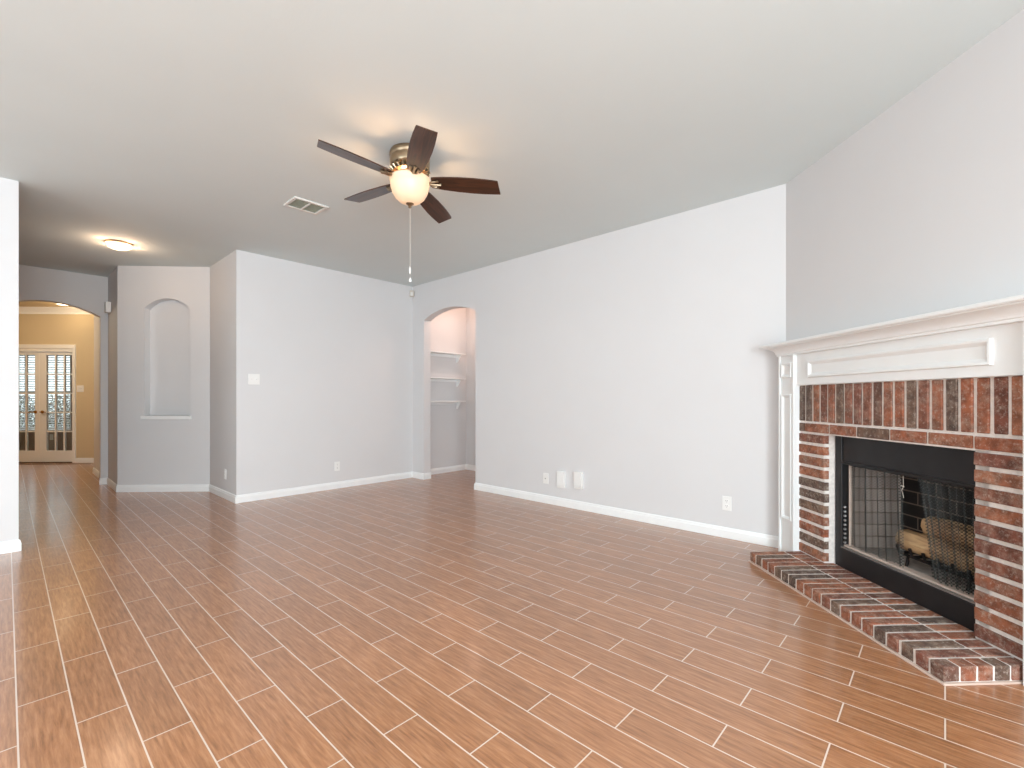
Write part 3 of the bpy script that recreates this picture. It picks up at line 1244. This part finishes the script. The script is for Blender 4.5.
rl = thing('recessed_light', 'small lit recessed light in the foyer ceiling', 'ceiling light', (-5.46, -3.34, 0), 0)
bm = NB()
lathe(bm, [(.112, H - .004), (.112, H - .010), (.092, H - .012), (.088, H - .005)], n=32, cap0=False, cap1=False)
mobj('trim_ring', bm, M['trim'], rl, smooth=True)
bm = NB()
lathe(bm, [(.088, H - .006), (.05, H - .012), (0, H - .014)], n=24)
mobj('lens', bm, M['can'], rl, smooth=True)
point_light('foyer_bulb_and_fill', (-5.42, -3.33, H - .12), 2, (1, .72, .42), .08)
point_light('foyer_bulb_and_fill', (-4.6, -4.4, H - .3), 46, (1, .82, .6), .12)  # added light out of view with no fixture, brightens the foyer walls

# alcove fitting, just out of sight above the arch
al = thing('alcove_light', 'round ceiling light inside the alcove, above the arch', 'ceiling light', (.75, .60, 0), 0)
bm = NB()
lathe(bm, [(.09, H), (.09, H - .02), (0, H - .02)], n=28)
mobj('base', bm, M['nickel'], al, smooth=True)
bm = NB()
lathe(bm, [(.085, H - .02), (.08, H - .05), (.05, H - .08), (0, H - .09)], n=28)
mobj('glass_dome', bm, M['flush'], al, smooth=True)
point_light('alcove_bulb', (.75, .60, H - .16), 14, (1, .64, .50), .06)

# supply vent
ve = thing('ceiling_vent', 'white two-panel supply register in the ceiling behind the fan', 'vent', (1.735, -2.300, H), PI / 2)
VL, VW = .142, .118
bm = NB()
for (x0, x1, y0, y1) in ((-VL, VL, -VW, -VW + .026), (-VL, VL, VW - .026, VW), (-VL, -VL + .026, -VW + .026, VW - .026), (VL - .026, VL, -VW + .026, VW - .026), (-.008, .008, -VW + .026, VW - .026)):
    box(bm, x0, x1, y0, y1, -.012, 0, .003)
mobj('frame', bm, M['vent'], ve)
bm = NB()
box(bm, -VL + .02, VL - .02, -VW + .02, VW - .02, -.003, 0)
mobj('backing', bm, M['vent_dark'], ve)
bm = NB()
for s in (-1, 1):
    x0, x1 = (.010, VL - .027) if s > 0 else (-VL + .027, -.010)
    n = 9
    for i in range(n):
        y = -VW + .034 + (2 * VW - .068) * i / (n - 1)
        vs = [(x0, y - .006, -.010), (x1, y - .006, -.010), (x1, y + .004, -.004), (x0, y + .004, -.004)]
        vv = [bm.verts.new(p) for p in vs]
        vt = [bm.verts.new((p[0], p[1], p[2] + .0012)) for p in vs]
        bm.faces.new(vv)
        bm.faces.new(list(reversed(vt)))
        for q in range(4):
            bm.faces.new((vv[q], vt[q], vt[(q + 1) % 4], vv[(q + 1) % 4]))
mobj('louvers', bm, M['vent_dark'], ve)

# ------------------------------------------------------------------ alcove shelves
for z, lab in ((1.845, 'top white shelf in the arched alcove'), (1.462, 'middle white shelf in the arched alcove'), (1.113, 'lowest white shelf in the arched alcove')):
    sh = thing('alcove_shelf', lab, 'shelf', (0, 0, 0), PI / 2, 'shelves in the arched alcove')
    bm = NB()
    box(bm, .14, .86, -.20, 0, z - .018, z, .002)
    mobj('board', bm, M['trim'], sh)
    bm = NB()
    box(bm, .14, .85, -.018, 0, z - .056, z - .018, .002)
    mobj('cleat', bm, M['trim'], sh)
    for x in (.20, .84):
        bm = NB()
        a = [(-.001, z - .018), (-.10, z - .018), (-.10, z - .026), (-.02, z - .13), (-.001, z - .13)]
        v0 = [bm.verts.new((x - .008, y, zz)) for y, zz in a]
        v1 = [bm.verts.new((x + .008, y, zz)) for y, zz in a]
        bm.faces.new(v0)
        bm.faces.new(list(reversed(v1)))
        for i in range(5):
            bm.faces.new((v0[i], v1[i], v1[(i + 1) % 5], v0[(i + 1) % 5]))
        mobj('bracket', bm, M['trim'], sh)

# ------------------------------------------------------------------ switches, outlets, boxes


def plate_bm(w, h):
    bm = NB()
    box(bm, -w / 2, w / 2, -.006, 0, -h / 2, h / 2, .003, 2)
    return bm


def outlet(name, label, loc, rotz, group='duplex outlets'):
    t = thing(name, label, 'outlet', loc, rotz, group)
    mobj('plate', plate_bm(.072, .116), M['plastic'], t)
    for dz in (-.021, .021):
        bm = NB()
        pts = [(.017 * math.cos(a), dz + .0145 * math.sin(a)) for a in [2 * PI * i / 20 for i in range(20)]]
        prism_xz(bm, pts, -.009, -.005)
        rc = mobj('receptacle', bm, M['plastic'], t)
        bm = NB()
        for dx in (-.006, .006):
            box(bm, dx - .0012, dx + .0012, -.0096, -.0085, dz - .001, dz + .007)
        box(bm, -.002, .002, -.0096, -.0085, dz - .010, dz - .006)
        mobj('slots', bm, M['slot'], rc)
    return t


outlet('wall_outlet', 'white outlet low on the long grey wall, nearest the fireplace', (4.378, 0, .283), 0)
outlet('wall_outlet', 'white outlet low on the wall below the switch plate', (0, -1.153, .283), PI / 2)
outlet('wall_outlet', 'white outlet seen edge-on on the short shaded wall', (-.377, -2.308, .278), 0)
outlet('wall_outlet', 'white outlet under the far window behind the glazed doors', (A2[0] + (-1.75 - SY) * R2, A2[1] + (-1.75 + SY) * R2, .34), PI / 4)


def switch(label, loc, rotz, w, n):
    t = thing('light_switch', label, 'light switch', loc, rotz)
    mobj('plate', plate_bm(w, .118), M['plastic'], t)
    for i in range(n):
        x = (i - (n - 1) / 2) * .046
        bm = NB()
        vs = [(x - .005, -.005, -.012), (x + .005, -.005, -.012), (x + .005, -.005, .012), (x - .005, -.005, .012)]
        tp = [(x - .004, -.016, .002), (x + .004, -.016, .002), (x + .004, -.014, .010), (x - .004, -.014, .010)]
        loft(bm, [vs, tp])
        mobj('toggle', bm, M['plastic'], t)
    return t


switch('white two-toggle switch plate on the pale wall left of the alcove', (0, -2.13, 1.362), PI / 2, .118, 2)
switch('switch plate on the tan wall right of the glazed doors', (A2[0] + .130 * R2, A2[1] + .130 * R2, 1.325), PI / 4, .118, 2)

cp = thing('cable_plate', 'small blank cable plate left of the two white boxes', 'wall plate', (2.481, 0, .270), 0)
mobj('plate', plate_bm(.07, .115), M['plastic'], cp)
bm = NB()
rr = [[(.006 * math.cos(a), y, .006 * math.sin(a)) for a in [2 * PI * i / 12 for i in range(12)]] for y in (-.004, -.014)]
loft(bm, rr)
mobj('jack', bm, M['edge'], cp)
for x, z, lab in ((2.700, .284, 'left of the two white boxes low on the long wall'), (2.922, .302, 'right of the two white boxes low on the long wall')):
    t = thing('wall_box', lab, 'wall box', (x, 0, z), 0, 'white boxes low on the long wall')
    bm = NB()
    box(bm, -.048, .048, -.038, 0, -.062, .088, .006, 2)
    mobj('cover', bm, M['plastic'], t)
    bm = NB()
    box(bm, -.048, .048, -.032, 0, -.086, -.063, .004, 2)
    mobj('lower_housing', bm, M['plastic'], t)

se = thing('motion_sensor', 'small corner motion sensor near the ceiling left of the alcove', 'sensor', (.012, -.012, 2.665), 0)
bm = NB()
R = Matrix.Rotation(PI / 4, 3, 'Z')
box(bm, -.030, .030, -.050, -.004, -.045, .045, .008, 2)
bmesh.ops.rotate(bm, verts=bm.verts[:], cent=(0, 0, 0), matrix=R)
sb = mobj('body', bm, M['sensor'], se)
bm = NB()
box(bm, -.018, .018, -.0535, -.049, -.036, .016, .003, 2)
bmesh.ops.rotate(bm, verts=bm.verts[:], cent=(0, 0, 0), matrix=R)
mobj('lens', bm, M['vent'], se)
bm = NB()
tube(bm, [(0, 0, 0), (.012, -.012, 0)], .012, 10)
mobj('mount', bm, M['plastic'], se)

ch = thing('sensor_box', 'small white box high on the narrow wall by the foyer arch', 'sensor', (-2.33, -3.09, 2.335), 0)
bm = NB()
box(bm, -.055, .055, -.055, 0, -.07, .07, .01, 2)
mobj('cover', bm, M['plastic'], ch)
bm = NB()
for i in range(4):
    box(bm, -.03, .03, -.057, -.054, -.03 + i * .016, -.022 + i * .016)
mobj('grille', bm, M['vent'], ch)
